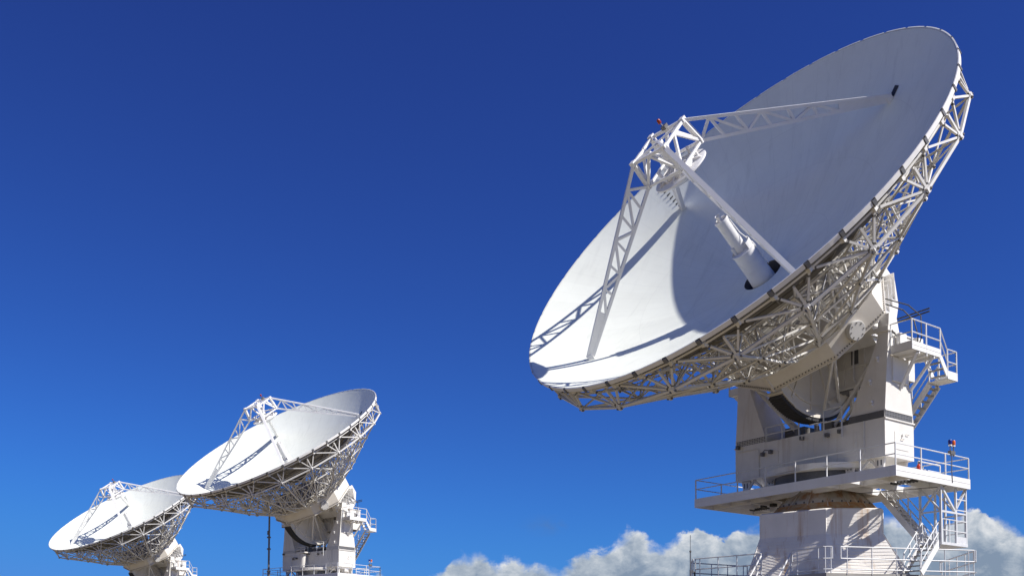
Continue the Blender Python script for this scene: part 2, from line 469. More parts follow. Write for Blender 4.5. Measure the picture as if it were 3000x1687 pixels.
def make_feed(off):
    def b(mb):
        o1 = sh((0, 0, -2.9), off); o2 = sh((0, 0, -1.3), off)
        c1 = Vector((o1.x + .16, o1.y - .26, 0)); c2 = Vector((o2.x + .06, o2.y - .06, 0))
        mb.lathe([(.60, -4.4), (.56, -3.6), (.545, -3.2), (.54, -2.25), (.575, -2.25), (.575, -2.17), (.53, -2.17), (.52, -2.24), (.001, -2.24)], c=c1, n=40)
        mb.lathe([(.31, -2.26), (.31, -.62), (.335, -.62), (.335, -.50), (.29, -.50), (.28, -.62), (.001, -.62)], c=c2, n=32)
        # half shroud on the turret, small horns, seams and cover straps
        mb.lathe([(.50, -2.3), (.50, -1.84), (.53, -1.84), (.53, -2.3)], c=c1, n=16, a0=R(-20), a1=R(75))
        mb.lathe([(.11, -.6), (.11, -.40), (.14, -.30), (.12, -.30), (.09, -.40), (.001, -.40)], c=c2 + Vector((-.1, .08, 0)), n=16)
        mb.lathe([(.08, -2.24), (.08, -1.9), (.11, -1.85), (.001, -1.85)], c=c1 + Vector((-.33, -.13, 0)), n=14)
        for z in (-1.0, -1.5, -2.0): mb.lathe([(.312, z), (.322, z), (.322, z - .03), (.312, z - .03)], c=c2, n=32)
        for z in (-2.7, -3.15): mb.lathe([(.545, z), (.556, z), (.556, z - .03), (.545, z - .03)], c=c1, n=40)
        mb.tube([c2 + Vector((.3, .15, -.7)), c2 + Vector((.34, .16, -1.5)), c1 + Vector((.54, .22, -2.2)), c1 + Vector((.6, .24, -3.4))], .025, 6)
    return b
def b_port(mb):  # flat dark plate on the skin; shade inside an opening put into colour
    for i, a in ((0, LEGA[0]),):
        aa = a + LEGT[i]; c = pol(8.85, aa, zd(8.85) + .02); e = Vector((math.cos(aa), math.sin(aa), 2 * DEP * 8.85 / 121)).normalized(); t = Vector((-math.sin(aa), math.cos(aa), 0))
        nn = e.cross(t) if e.cross(t).z > 0 else t.cross(e)
        mb.prism([c - e * .22 - t * .17, c + e * .22 - t * .17, c + e * .22 + t * .17, c - e * .22 + t * .17], nn * .012)
def b_pegs(mb):
    # row of step pegs beside one strut foot
    a = R(139.3)
    for k in range(6):
        r = 8.92 + k * .25; c = pol(r, a, zd(r)); e = Vector((math.cos(a), math.sin(a), 0)); t = Vector((-e.y, e.x, 0))
        mb.bar(c - t * .11 + Vector((0, 0, .05)), c + t * .11 + Vector((0, 0, .05)), .045)
def b_well(mb):
    mb.lathe([(.99, zd(.98) - .01), (.99, -4.7), (.001, -4.7)], n=40)
def make_beacon_post(off):
    def b(mb):
        p = sh(pol(.95, R(92), ZT), off); mb.tube([p, p + Vector((-.10, .02, .36))], .018, 6)
        mb.box(p - Vector((.12, .12, -.05)), p + Vector((.12, .12, .22)))
    return b
def make_beacon(off):
    def b(mb):
        p = sh(pol(.95, R(92), ZT), off) + Vector((-.10, .02, .36))
        mb.lathe([(.001, 0), (.075, 0), (.08, .04), (.08, .15), (.055, .20), (.001, .21)], c=p, n=14)
    return b

# ------------------------------------------------------------------ mount geometry (x = elevation axis, y forward, z relative to the axis)
def TY(p): return Vector((p[0], -p[1], p[2] + HAX))

def railing(mb, pts, base, top=1.05, mid=.55, r=.027, step=1.5, close=False, end=(True, True)):
    """horizontal or sloping run of posts and two rails through pts (x, y, z-of-floor)"""
    P = [Vector(p) for p in pts]
    for h in (top, mid): mb.tube([p + Vector((0, 0, h)) for p in P], r, 6)
    for i in range(len(P) - 1):
        n = max(1, round((P[i + 1] - P[i]).length / step))
        for k in range(n + 1):
            if k == n and i < len(P) - 2: continue
            q = P[i].lerp(P[i + 1], k / n)
            mb.bar(q + Vector((0, 0, base)), q + Vector((0, 0, top)), .06, .045)
def stair(mb, p0, p1, wv, n, st=.24, th=.05):
    p0, p1, wv = Vector(p0), Vector(p1), Vector(wv)
    for q in (Vector((0, 0, 0)), wv): mb.bar(p0 + q, p1 + q, th, st)
def treads(mb, p0, p1, wv, n, dep=.24):
    p0, p1, wv = Vector(p0), Vector(p1), Vector(wv)
    d = (p1 - p0); d.z = 0; d.normalize()
    for i in range(n):
        c = p0.lerp(p1, (i + .5) / n); mb.bar(c + wv * .04, c + wv * .96, dep, .035, up=(0, 0, 1))

XB = 4.36; YF, YB = 1.5, -.8
ZB0, ZB1 = -6.5, -4.75
def b_block(mb):
    mb.box((-XB, YB, ZB0), (XB, YF, ZB1))
    # thin raised cover plates on the front face and end
    mb.box((-.9, YF, -6.3), (.5, YF + .02, -5.0))
    mb.box((-3.9, YF, -6.35), (-1.6, YF + .015, -5.3))
    mb.box((XB - .02, YB - .03, ZB1 - .06), (XB + .06, YF + .03, ZB1 + .0))
    mb.box((-XB - .06, YB - .03, ZB1 - .06), (-XB + .02, YF + .03, ZB1 + .0))
    mb.box((XB, -.35, -6.1), (XB + .02, .75, -5.3))
def b_fittings(mb):
    z = -4.98
    mb.tube([(-4.2, YF + .05, -5.0), (-2.9, YF + .05, -5.0), (-2.8, YF + .05, -5.1), (-2.8, YF + .05, -6.45)], .022, 6)
    mb.tube([(3.3, YF + .04, -4.75), (3.3, YF + .04, -6.2), (3.1, YF + .04, -6.45)], .025, 6)
    mb.box((.2, YF + .02, -5.6), (.21, YF + .028, -5.0))
    mb.box((2.0, YF, -6.2), (2.9, YF + .02, -5.2)); mb.box((2.82, YF + .02, -5.8), (2.86, YF + .06, -5.6))
    mb.lathe([(.001, 0), (.03, 0), (.03, .12), (.001, .12)], c=(XB + .06, .2, -5.5), n=8)
    mb.tube([(XB + .03, -.3, -5.35), (XB + .09, -.3, -5.35), (XB + .09, -.1, -5.35), (XB + .03, -.1, -5.35)], .015, 6)
    mb.tube([(XB + .03, .1, -5.6), (XB + .09, .1, -5.6), (XB + .09, .3, -5.6), (XB + .03, .3, -5.6)], .015, 6)
    for i in range(26):
        mb.box((-4.2 + i * .335, YF, -6.42), (-4.165 + i * .335, YF + .025, -6.385))
def b_feet(mb):
    for x in (-3.9, -2.3, 2.3, 3.9):
        for y in (YF - .25, YB + .3):
            mb.prism([(x - .28, y, ZB0), (x + .28, y, ZB0), (x + .2, y, -6.9), (x + .28, y, -7.3), (x - .28, y, -7.3), (x - .2, y, -6.9)], (0, -.12, 0))
    for x in (-3.4, 3.4):
        mb.bar((x, YF - .3, ZB0), (x * .72, YF - .3, -7.3), .1); mb.bar((x, YF - .3, ZB0), (x * 1.2, YF - .3, -7.3), .1)
    mb.lathe([(2.9, ZB0 + .01), (2.9, ZB0 - .25), (2.5, ZB0 - .3)], n=48)
def b_bearing(mb):
    mb.lathe([(2.35, -6.55), (2.35, -7.3)], n=48)
    for x in (-3.9, -2.3, 2.3, 3.9):
        for s in (-.09, .09): mb.box((x + s - .03, YF - .255, -6.85), (x + s + .03, YF - .24, -6.6))
def make_arm(sx):
    def b(mb):
        # front silhouette, tapered both ways
        F = [(XB, ZB1), (XB, -3.2), (4.40, -.55), (4.40, .08), (3.85, .08), (3.85, -1.0), (3.55, -1.85), (2.46, -4.45), (2.46, ZB1)]
        yf = [YF, 1.36, 1.16, 1.12, 1.12, 1.2, 1.27, 1.47, YF]
        yb = [YB, -.55, .55, .55, .55, .1, -.2, -.75, YB]
        mb.loft([(sx * x, y, z) for (x, z), y in zip(F, yf)], [(sx * x, y, z) for (x, z), y in zip(F, yb)])
        # bearing housing
        mb.lathe([(.001, sx * 3.72), (.3, sx * 3.72), (.3, sx * 3.92), (.001, sx * 3.92)], c=(0, 1.3, 0), axis='x', n=28)
        mb.box((sx * 3.75, .6, -.75), (sx * 4.46, 1.3, -.55))
        # strip louvre frame
        mb.box((sx * (XB), YB + .1, -4.42), (sx * (XB + .03), YF - .05, -4.36))
    return b
def make_louvre(sx):
    def b(mb):
        mb.box((sx * (XB - .01), -.7, -4.72), (sx * (XB + .008), 1.47, -4.4))
        for row in range(4):
            z = -4.43 - .066 * row - (.03 if row > 1 else 0)
            for i in range(17):
                y = 1.42 - i * .125
                mb.box((sx * (XB - .005), y - .028, z - .02), (sx * (XB + .022), y + .028, z + .02))
    return b
def make_band(sx):
    def b(mb):
        if sx > 0: mb.box((2.48, YF - .01, -4.74), (XB - .03, YF + .012, -4.42))
        else:
            for row in range(4):
                for i in range(17): mb.box((-4.25 + i * .11, YF - .01, -4.44 - row * .075), (-4.19 + i * .11, YF + .012, -4.48 - row * .075))
    return b
def b_detail(mb):
    # cleats, lugs and small lamps on the front of the yoke
    for x, z in ((-4.1, -4.75), (-2.5, -5.35), (-2.0, -5.3), (1.35, -5.05), (2.05, -5.0), (-.1, -4.95)):
        mb.box((x - .07, YF, z - .1), (x + .07, YF + .22, z + .08))
    mb.tube([(-2.5, YF + .16, -5.3), (-2.3, YF + .2, -5.18), (-2.0, YF + .16, -5.25)], .025, 6)
    for x in (-.55, .0, .55): mb.lathe([(.001, 0), (.12, 0), (.12, .3), (.001, .3)], c=(x, YF - .2, ZB1), n=12)
def b_lug(mb):
    for x, y, z in ((3.55, 1.32, -3.0), (3.7, 1.42, -4.0), (3.9, 1.24, -2.0)):
        mb.lathe([(.001, 0), (.07, .02), (.07, .12), (.001, .15)], c=(x, y + .1, z), n=10)
        mb.box((x - .04, y, z - .1), (x + .04, y + .12, z - .02))
def b_drive(mb):
    # elevation drive gearboxes between the arms
    mb.box((-1.1, -.4, ZB1), (-.5, .9, -4.2)); mb.box((.5, -.4, ZB1), (1.1, .9, -4.2))
    mb.lathe([(.001, -1.9), (.26, -1.9), (.26, -1.1), (.001, -1.1)], c=(0, .3, -4.45), axis='x', n=18)
    mb.lathe([(.001, 1.1), (.26, 1.1), (.26, 1.9), (.001, 1.9)], c=(0, .3, -4.45), axis='x', n=18)
    mb.box((1.7, -.7, ZB1), (2.4, .2, -3.6)); mb.box((-2.3, -.7, ZB1), (-1.6, .1, -3.9))
def b_cabin(mb):
    mb.box((-1.25, -2.2, -2.4), (3.6, -.6, -.35))
    mb.box((-1.25, -.6, -2.46), (3.6, -.45, -2.34)); mb.box((-1.25, -.6, -1.45), (3.6, -.54, -1.38)); mb.box((-1.3, -2.25, -.35), (3.65, -.5, -.28))
    for x in (-.4, .75, 1.9, 2.9): mb.box((x, -.6, -2.34), (x + .06, -.55, -.35))
    mb.cur = 1
    mb.box((1.2, -.6, -1.3), (1.6, -.585, -.6)); mb.box((2.2, -.6, -2.2), (2.7, -.585, -1.6)); mb.box((-1.0, -.6, -2.5), (3.4, -2.1, -2.41))
    mb.cur = 0
    for x in (-1.0, 1.1, 3.3): mb.bar((x, -.75, -2.4), (x, -.75, ZB1), .16)
    mb.tube([(1.4, -.5, -.5), (1.4, -.45, -2.0), (1.7, -.4, -2.6), (1.7, -.3, ZB1)], .04, 6)
def b_braces(mb):
    for sx in (-1, 1):
        mb.tube([(sx * 3.5, .9, -1.7), (sx * .9, .6, ZB1 + .15)], .10, 8)
        mb.tube([(sx * 3.3, .4, -2.2), (sx * .8, .1, ZB1 + .15)], .08, 8)
def b_blockrail(mb):
    railing(mb, [(-2.4, YF - .06, ZB1), (-.4, YF - .06, ZB1)], 0, .75, .38, .03, .9)
    railing(mb, [(1.2, YF + .16, ZB1 - .45), (2.2, YF + .16, ZB1 - .45)], -.1, 1.35, .75, .035, 1.0)
    mb.tube([(.2, YF - .06, ZB1 + .4), (1.2, YF - .06, ZB1 + .4)], .03, 6)

PX, PY = 5.85, 3.0; PZ0, PZ1 = -7.78, -7.32
def b_platform(mb):
    for y0, y1 in ((PY - .08, PY), (-PY, -PY + .08)): mb.box((-PX, y0, PZ0), (PX, y1, PZ1))
    for x0, x1 in ((PX - .08, PX), (-PX, -PX + .08)): mb.box((x0, -PY + .08, PZ0), (x1, PY - .08, PZ1))
    z = -7.42
    # deck sheet with the openings where daylight comes through
    mb.box((-PX + .08, -PY + .08, z - .05), (-1.9, PY - .08, z))
    mb.box((-1.9, -PY + .08, z - .05), (1.9, 1.9, z)); mb.box((1.9, -PY + .08, z - .05), (PX - .08, -2.0, z)); mb.box((1.9, -1.0, z - .05), (PX - .08, 0, z)); mb.box((1.9, 0, z - .05), (4.2, 1.9, z)); mb.box((4.2, 1.15, z - .05), (PX - .08, 1.9, z)); mb.box((5.5, 0, z - .05), (PX - .08, 1.15, z)); mb.box((4.72, 0, z - .04), (4.84, 1.15, z - .004)); mb.bar((4.84, .05, z - .03), (5.5, .9, z - .03), .07); mb.box((4.0, -2.0, z - .05), (PX - .08, -1.0, z))
    for x in (-1.55, -.35, .85, 2.1, 4.85): mb.box((x - .28, 1.9, z - .05), (x + .28, PY - .08, z))
    mb.box((4.4, 1.9, z - .045), (PX - .08, 2.25, z - .004))
    for x in (-4.6, -3.3, -2, 2, 3.3, 4.6):
        mb.box((x - .05, -PY + .08, PZ0 + .05), (x + .05, PY - .08, z - .06))
    for y in (-1.6, 1.6): mb.box((-PX + .09, y - .06, PZ0 + .03), (PX - .09, y + .06, z - .07))
    # seam along the toe board
    for y in (PY,): mb.box((-PX + .05, y, PZ1 - .22), (PX - .05, y + .012, PZ1 - .2))
    for x in (PX,): mb.box((x, -PY + .05, PZ1 - .22), (x + .012, PY - .05, PZ1 - .2))
def b_slots(mb):
    for i in range(7):
        mb.box((-4.9 + i * .16, -.6, PZ0 + .02), (-4.84 + i * .16, -.2, PZ0 + .1))
        mb.box((PX - .5 - i * .17, .6, PZ0 + .02), (PX - .44 - i * .17, 1.1, PZ0 + .1))
    mb.box((-3.0, .2, PZ0 - .06), (-2.75, .5, PZ0 + .1)); mb.box((-3.6, .2, PZ0 - .04), (-3.4, .5, PZ0 + .1))
def b_platrail(mb):
    e = .05; zf = PZ1
    x, y = PX - e, PY - e
    railing(mb, [(x, -y, zf), (x, y, zf), (-3.0, y, zf)], -.32, .98, .5, .027, 1.85)
    railing(mb, [(-3.0, y, zf), (-x, y, zf), (-x, -y, zf), (x, -y, zf)], -.32, .98, .5, .027, 2.2)
    railing(mb, [(4.7, -.6, zf), (4.7, -2.4, zf)], 0, .75, .4, .035, 1.6)
def b_skirt(mb):
    prof = [(1.36, -7.28), (1.44, -7.36), (2.52, -8.56), (2.60, -8.62), (2.60, -8.72), (2.4, -8.72)]
    mb.lathe(prof, n=48)
    for k in range(16):
        a = 2 * math.pi * k / 16 + .1; e = pol(1, a, 0); t = Vector((-e.y, e.x, 0)) * .025
        mb.prism([e * 1.44 + t + Vector((0, 0, -7.38)), e * 2.5 + t + Vector((0, 0, -8.56)), e * 2.58 + t + Vector((0, 0, -8.52)), e * 1.52 + t + Vector((0, 0, -7.34))], -2 * t)
def b_flange(mb):
    mb.lathe([(2.30, -8.30), (2.36, -8.28), (2.66, -8.60), (2.66, -8.71), (2.54, -8.71)], n=48)
def b_skirtbolts(mb):
    for k in range(32):
        a = 2 * math.pi * k / 32; p = pol(2.25, a, -8.26); mb.lathe([(.04, 0), (.04, .09), (.001, .09)], c=p, n=6)

# upper side balcony with its stair
BX0, BX1, BY0, BY1, BZ = 4.42, 5.5, -1.27, 1.06, -1.82
def b_balcony(mb):
    z = BZ
    mb.box((BX0, BY0, z), (BX1, BY1, z + .05))
    mb.box((BX1 - .04, BY0, z - .0), (BX1 + .0, BY1, z + .38)); mb.box((BX0, BY1 - .04, z), (BX1, BY1 + .0, z + .38))
    mb.box((BX1, BY0, z + .2), (BX1 + .012, BY1, z + .215))
    for y in (-.8, -.2, .4): mb.box((BX0, y, z - .12), (BX1 - .02, y + .07, z))
    # lower landing
    mb.box((4.42, -2.64, z - .88), (BX1, -1.85, z - .84)); mb.box((BX1 - .04, -2.64, z - .88), (BX1, -1.85, z - .5)); mb.box((4.42, -2.68, z - .88), (BX1, -2.64, z - .5))
    mb.bar((BX1 - .03, BY0, z + .05), (BX1 - .03, -1.85, z - .72), .05, .24); mb.bar((4.75, BY0, z + .05), (4.75, -1.85, z - .72), .05, .24)
    # brackets back to the arm
    for y in (.55, -.75): mb.bar((4.38, y * .6 - .1, -3.25), (5.4, y, z - .06), .14, .10)
    mb.box((4.36, -.35, -3.0), (4.44, .9, -1.9))
    # equipment boxes by the arm top
    mb.box((4.5, -.9, z + .05), (4.85, -.45, z + .95)); mb.box((4.5, .2, z + .2), (4.7, .7, z + 1.0))
def b_leftbalcony(mb):
    z = -1.75
    mb.box((-5.3, -1.2, z), (-4.38, .9, z + .05)); mb.box((-5.3, -1.2, z), (-5.26, .9, z + .36)); mb.box((-5.3, .86, z), (-4.38, .9, z + .36))
    for y in (-.7, .5): mb.bar((-4.36, y * .6, z - .9), (-5.2, y, z - .03), .10)
def b_leftbalrail(mb):
    railing(mb, [(-4.4, .88, -1.75), (-5.28, .88, -1.75), (-5.28, -1.2, -1.75)], 0, 1.3, .75, .03, 1.0)
def b_baltread(mb):
    treads(mb, (4.75, BY0, BZ - .05), (4.75, -1.85, BZ - .85), (.72, 0, 0), 3, .22)
def b_balrail(mb):
    z = BZ
    railing(mb, [(BX0, BY1 - .02, z), (BX1 - .02, BY1 - .02, z), (BX1 - .02, BY0, z)], 0, 1.36, .78, .03, 1.15)
    mb.tube([(BX1 - .02, BY0, z + 1.36), (BX1 - .02, -1.85, z + .45)], .03, 6); mb.tube([(BX1 - .02, BY0, z + .78), (BX1 - .02, -1.85, z - .1)], .03, 6)
    railing(mb, [(BX1 - .02, -1.85, z - .86), (BX1 - .02, -2.62, z - .86)], 0, 1.36, .78, .03, .8)
    railing(mb, [(BX1 - .02, -2.62, z - .86), (4.6, -2.62, z - .86)], 0, 1.36, .78, .03, 1.2)
SP0, SP1 = Vector((4.55, -1.86, BZ - .95)), Vector((.9, -1.86, PZ1 + .1))
def b_backstair(mb): stair(mb, SP0, SP1, (0, -.76, 0), 20, .26, .06)
def b_backtread(mb): treads(mb, SP0, SP1, (0, -.76, 0), 17, .22)
def b_backrail(mb):
    for y in (-1.86, -2.62):
        a, c = Vector((SP0.x, y, SP0.z)), Vector((SP1.x, y, SP1.z))
        for h in (1.0, .55): mb.tube([a + Vector((0, 0, h)), c + Vector((0, 0, h))], .025, 6)
        for i in range(5):
            q = a.lerp(c, i / 4); mb.bar(q, q + Vector((0, 0, 1.0)), .045)

# access tower hung under the platform
LZ = -10.35
def b_tower(mb):
    for x, y in ((4.6, -.85), (5.62, -.85), (4.6, -2.1), (5.62, -2.1), (4.6, -2.95), (5.62, -2.95)):
        mb.bar((x, y, PZ0), (x, y, LZ), .09)
    mb.box((4.5, -3.0, LZ - .12), (5.68, -.8, LZ))
    zb = -8.95
    mb.bar((4.6, -.85, PZ0), (5.62, -.85, zb), .08); mb.bar((5.62, -.85, PZ0), (4.6, -.85, zb), .08); mb.bar((4.6, -.85, zb), (5.62, -.85, zb), .07)
    mb.bar((5.62, -.85, PZ0), (5.62, -2.1, zb), .09); mb.bar((5.62, -2.95, PZ0), (5.62, -2.1, zb + .2), .14, .05); mb.bar((5.62, -.85, zb), (5.62, -2.1, zb), .09)
    mb.bar((4.6, -2.1, PZ0), (5.62, -2.1, zb), .07); mb.bar((5.62, -2.1, zb), (5.62, -2.95, zb), .07); mb.bar((4.6, -2.95, zb), (5.62, -2.95, zb), .07)
    for i in range(4):
        z = LZ + .55 + i * .5; mb.bar((5.64, -2.1, z), (5.64, -2.95, z), .045)
    mb.box((5.60, -2.9, LZ), (5.66, -2.15, LZ + .32))
U0, U1 = Vector((2.3, -1.1, PZ0 + .05)), Vector((4.58, -1.1, LZ - .05))
D0v, D1v = Vector((4.68, -.85, LZ)), Vector((4.68, .65, -11.85))
def b_tstair(mb): stair(mb, U0, U1, (0, -.8, 0), 12, .28, .06); stair(mb, D0v, D1v, (.85, 0, 0), 7, .28, .06)
def b_ttread(mb): treads(mb, U0, U1, (0, -.8, 0), 11); treads(mb, D0v, D1v, (.85, 0, 0), 6)
def b_trail(mb):
    for p0, p1, w, tail in ((U0, U1, Vector((0, -.8, 0)), Vector((.2, 0, 0))), (D0v, D1v, Vector((.85, 0, 0)), Vector((0, .12, 0)))):
        for q in (Vector((0, 0, 0)), w):
            a = p0 + q; c = p1 + q; a2 = a.lerp(c, .18 if p0 is U0 else 0)
            for h in (.95, .5): mb.tube([a2 + Vector((0, 0, h)), c + Vector((0, 0, h)), c + tail + Vector((0, 0, h * .4))], .028, 6)
            for i in range(4):
                g = a2.lerp(c, i / 3); mb.bar(g, g + Vector((0, 0, .95)), .045)
    railing(mb, [(5.64, -.9, LZ), (5.64, -2.1, LZ)], 0, 1.05, .55, .028, .75)
    railing(mb, [(4.55, -2.95, LZ), (5.64, -2.95, LZ)], 0, 1.05, .55, .028, 1.0)

# pedestal and fixed base: world-aligned polygon (does not turn with the dish)
PED = [(-3.5, -1.3), (-.96, -3.3), (1.66, -3.3), (2.65, -.3), (1.6, 2.6), (-1.2, 3.0), (-2.75, 1.3)]
PED2 = [(-4.2, -1.65), (-1.12, -3.78), (2.62, -3.65), (3.5, -.2), (2.3, 3.2), (-1.5, 3.7), (-3.5, 1.6)]   # at z -11.65
def ped_at(i, z):
    a, b = PED[i], PED2[i]; t = 0 if z > -9.9 else (-9.9 - z) / 1.75
    return (a[0] + (b[0] - a[0]) * t, a[1] + (b[1] - a[1]) * t)
def make_ped(rot):
    c, s = math.cos(rot), math.sin(rot)
    def W(p, k, z):   # world offset -> root-local
        x, y = p[0] * k, p[1] * k
        return Vector((c * x + s * y, -s * x + c * y, z + HAX))
    return W
def b_ped_factory(W):
    def b(mb):
        n = len(PED); zs = [-8.76, -9.9, -14.2]
        for z0, z1 in zip(zs[:-1], zs[1:]):
            mb.loft([W(ped_at(q, z0), 1, z0) for q in range(n)], [W(ped_at(q, z1), 1, z1) for q in range(n)], caps=False)
        A = [W(PED[q], 1, -8.76) for q in range(n)]; B = [W((PED[q][0] * .97, PED[q][1] * .97), 1, -8.70) for q in range(n)]
        mb.loft(A, B, caps=False); mb.add(B, [tuple(range(n))])
        # slim horizontal ribs of the cladding and bolted corner straps
        for k in range(34):
            z = -8.95 - k * .15
            for q in range(n):
                a, c = ped_at(q, z), ped_at((q + 1) % n, z)
                mb.bar(W((a[0] * 1.001, a[1] * 1.001), 1, z), W((c[0] * 1.001, c[1] * 1.001), 1, z), .010, .014)
        for q in range(3):
            mb.bar(W(ped_at(q, -8.8), 1, -8.8), W(ped_at(q, -9.9), 1, -9.9), .05); mb.bar(W(ped_at(q, -9.9), 1, -9.9), W(ped_at(q, -14), 1, -14), .05)
    return b
DECK = [(-9.2, 3.3), (-6.3, .2), (-1.55, -5.2), (5.9, -3.5), (6.6, 2.2), (2.0, 5.5), (-5.5, 6.0)]
DZ = -11.82
def b_deck_factory(W):
    def b(mb):
        mb.loft([W(p, 1, DZ - .35) for p in DECK], [W(p, 1, DZ - .05) for p in DECK])
        for p in ((-5, 1.5), (-1.5, -4), (5, -2.8), (5.2, 2), (0, 4.5)):
            mb.loft([W((p[0] + dx * .8, p[1] + dy * .8), 1, -17.2) for dx, dy in ((-1, -1), (1, -1), (1, 1), (-1, 1))], [W((p[0] * .8 + dx * .6, p[1] * .8 + dy * .6), 1, DZ - .36) for dx, dy in ((-1, -1), (1, -1), (1, 1), (-1, 1))])
    return b
def b_deckrail_factory(W):
    def b(mb):
        def run(pts, top=1.12, mid=.6, low=.12, st=1.35, r=.03):
            P = [W(p, 1, DZ) for p in pts]
            hs = (top, mid, low)
            for h in hs: mb.tube([p + Vector((0, 0, h)) for p in P], r, 6)
            for e in (P[0], P[-1]): mb.tube([e + Vector((0, 0, top)), e + Vector((0, 0, mid))], r, 6)
            for i in range(len(P) - 1):
                n = max(1, round((P[i + 1] - P[i]).length / st))
                for k in range(n + 1):
                    f = (k + .25) / (n + .5) if n else .5
                    q = P[i].lerp(P[i + 1], f); mb.tube([q + Vector((0, 0, -.1)), q + Vector((0, 0, top))], .025, 6)
        run([(-6.35, .3), (-3.7, -2.2)], st=1.2)
        run([(-2.55, -3.35), (-1.62, -5.1), (-1.25, -5.12)])
        run([(-.85, -5.05), (5.75, -3.52)], st=1.4)
        run([(5.85, -3.45), (6.5, 2.1)], st=1.5)
        run([(-6.45, .35), (-6.2, 2.4), (-2.9, 4.2)], st=1.5)
        # stair handrails in the gap at the left corner
        for p in ((-3.7, -2.2), (-2.6, -3.3)):
            q = (p[0] - 1.0, p[1] - 1.0)
            for h in (1.0, .5): mb.tube([W(p, 1, DZ + h), W(q, 1, DZ + h - 1.5)], .04, 6)
            mb.tube([W(p, 1, DZ - .1), W(p, 1, DZ + 1.0)], .04, 6)
    return b
def b_lowstair_factory(W):
    def b(mb):
        a, c = Vector((-3.7, -2.2)), Vector((-2.6, -3.3)); d = Vector((-.707, -.707))
        for i in range(18):
            q = d * (.25 * i); z = DZ - .2 - .28 * i
            mb.bar(W(a + q, 1, z), W(c + q, 1, z), .25, .04)
        for s in (a, c): mb.bar(W(s, 1, DZ - .1), W(s + d * 4.5, 1, DZ - .2 - .28 * 18), .06, .26)
    return b

def b_lamp_post(mb):
    x, y = PX - .05, -1.55
    for dx in (-.14, .14):
        mb.tube([(x, y + dx, PZ1 + .9), (x, y + dx, PZ1 + 1.38)], .022, 6)
    mb.box((x - .1, y - .2, PZ1 + 1.0), (x + .06, y + .18, PZ1 + 1.16))
    mb.tube([(x + .05, y + .1, PZ1 + 1.0), (x + .07, y + .16, PZ1 + .2), (x + .07, y + .1, PZ1 - .3), (x - .2, y + .4, PZ0 - .03), (2.2, .4, PZ0 - .05)], .02, 6)
def make_lamp(dy):
    def b(mb):
        c = (PX - .05, -1.55 + dy, PZ1 + 1.38)
        mb.lathe([(.001, .06), (.085, .06), (.09, .09), (.09, .24), (.07, .28), (.001, .29)], c=c, n=14)
    return b
def make_lampbase(dy):
    def b(mb):
        mb.lathe([(.001, 0), (.08, 0), (.08, .07), (.001, .07)], c=(PX - .05, -1.55 + dy, PZ1 + 1.38), n=14)
    return b
def b_cables(mb):
    mb.tube([(3.6, .6, .9), (4.3, -.2, .5), (4.75, -.35, -.1), (4.9, -.4, -.8), (4.8, -.5, -1.7)], .03, 6)
    mb.tube([(3.5, .3, 1.2), (4.5, -.3, .7), (5.0, -.5, .1), (5.05, -.45, -.9), (4.9, -.2, -1.7)], .03, 6)
    mb.tube([(4.45, 1.0, -.7), (4.55, .5, -1.1), (4.5, .2, -1.6)], .03, 6)
    for dz in (0, .14): mb.tube([(3.2, -.6, .15 + dz), (5.2, -.9, .35 + dz)], .035, 6)
def b_pipe(mb):
    mb.lathe([(.001, -4.95), (.30, -4.95), (.30, -7.3)], c=(-.55, YF + .42, 0), n=24)
    mb.box((-1.15, YF + .05, -4.9), (.05, YF + .8, -4.78))
    railing(mb, [(-1.15, YF + .78, -4.85), (.03, YF + .78, -4.85)], 0, .55, .3, .03, .6)

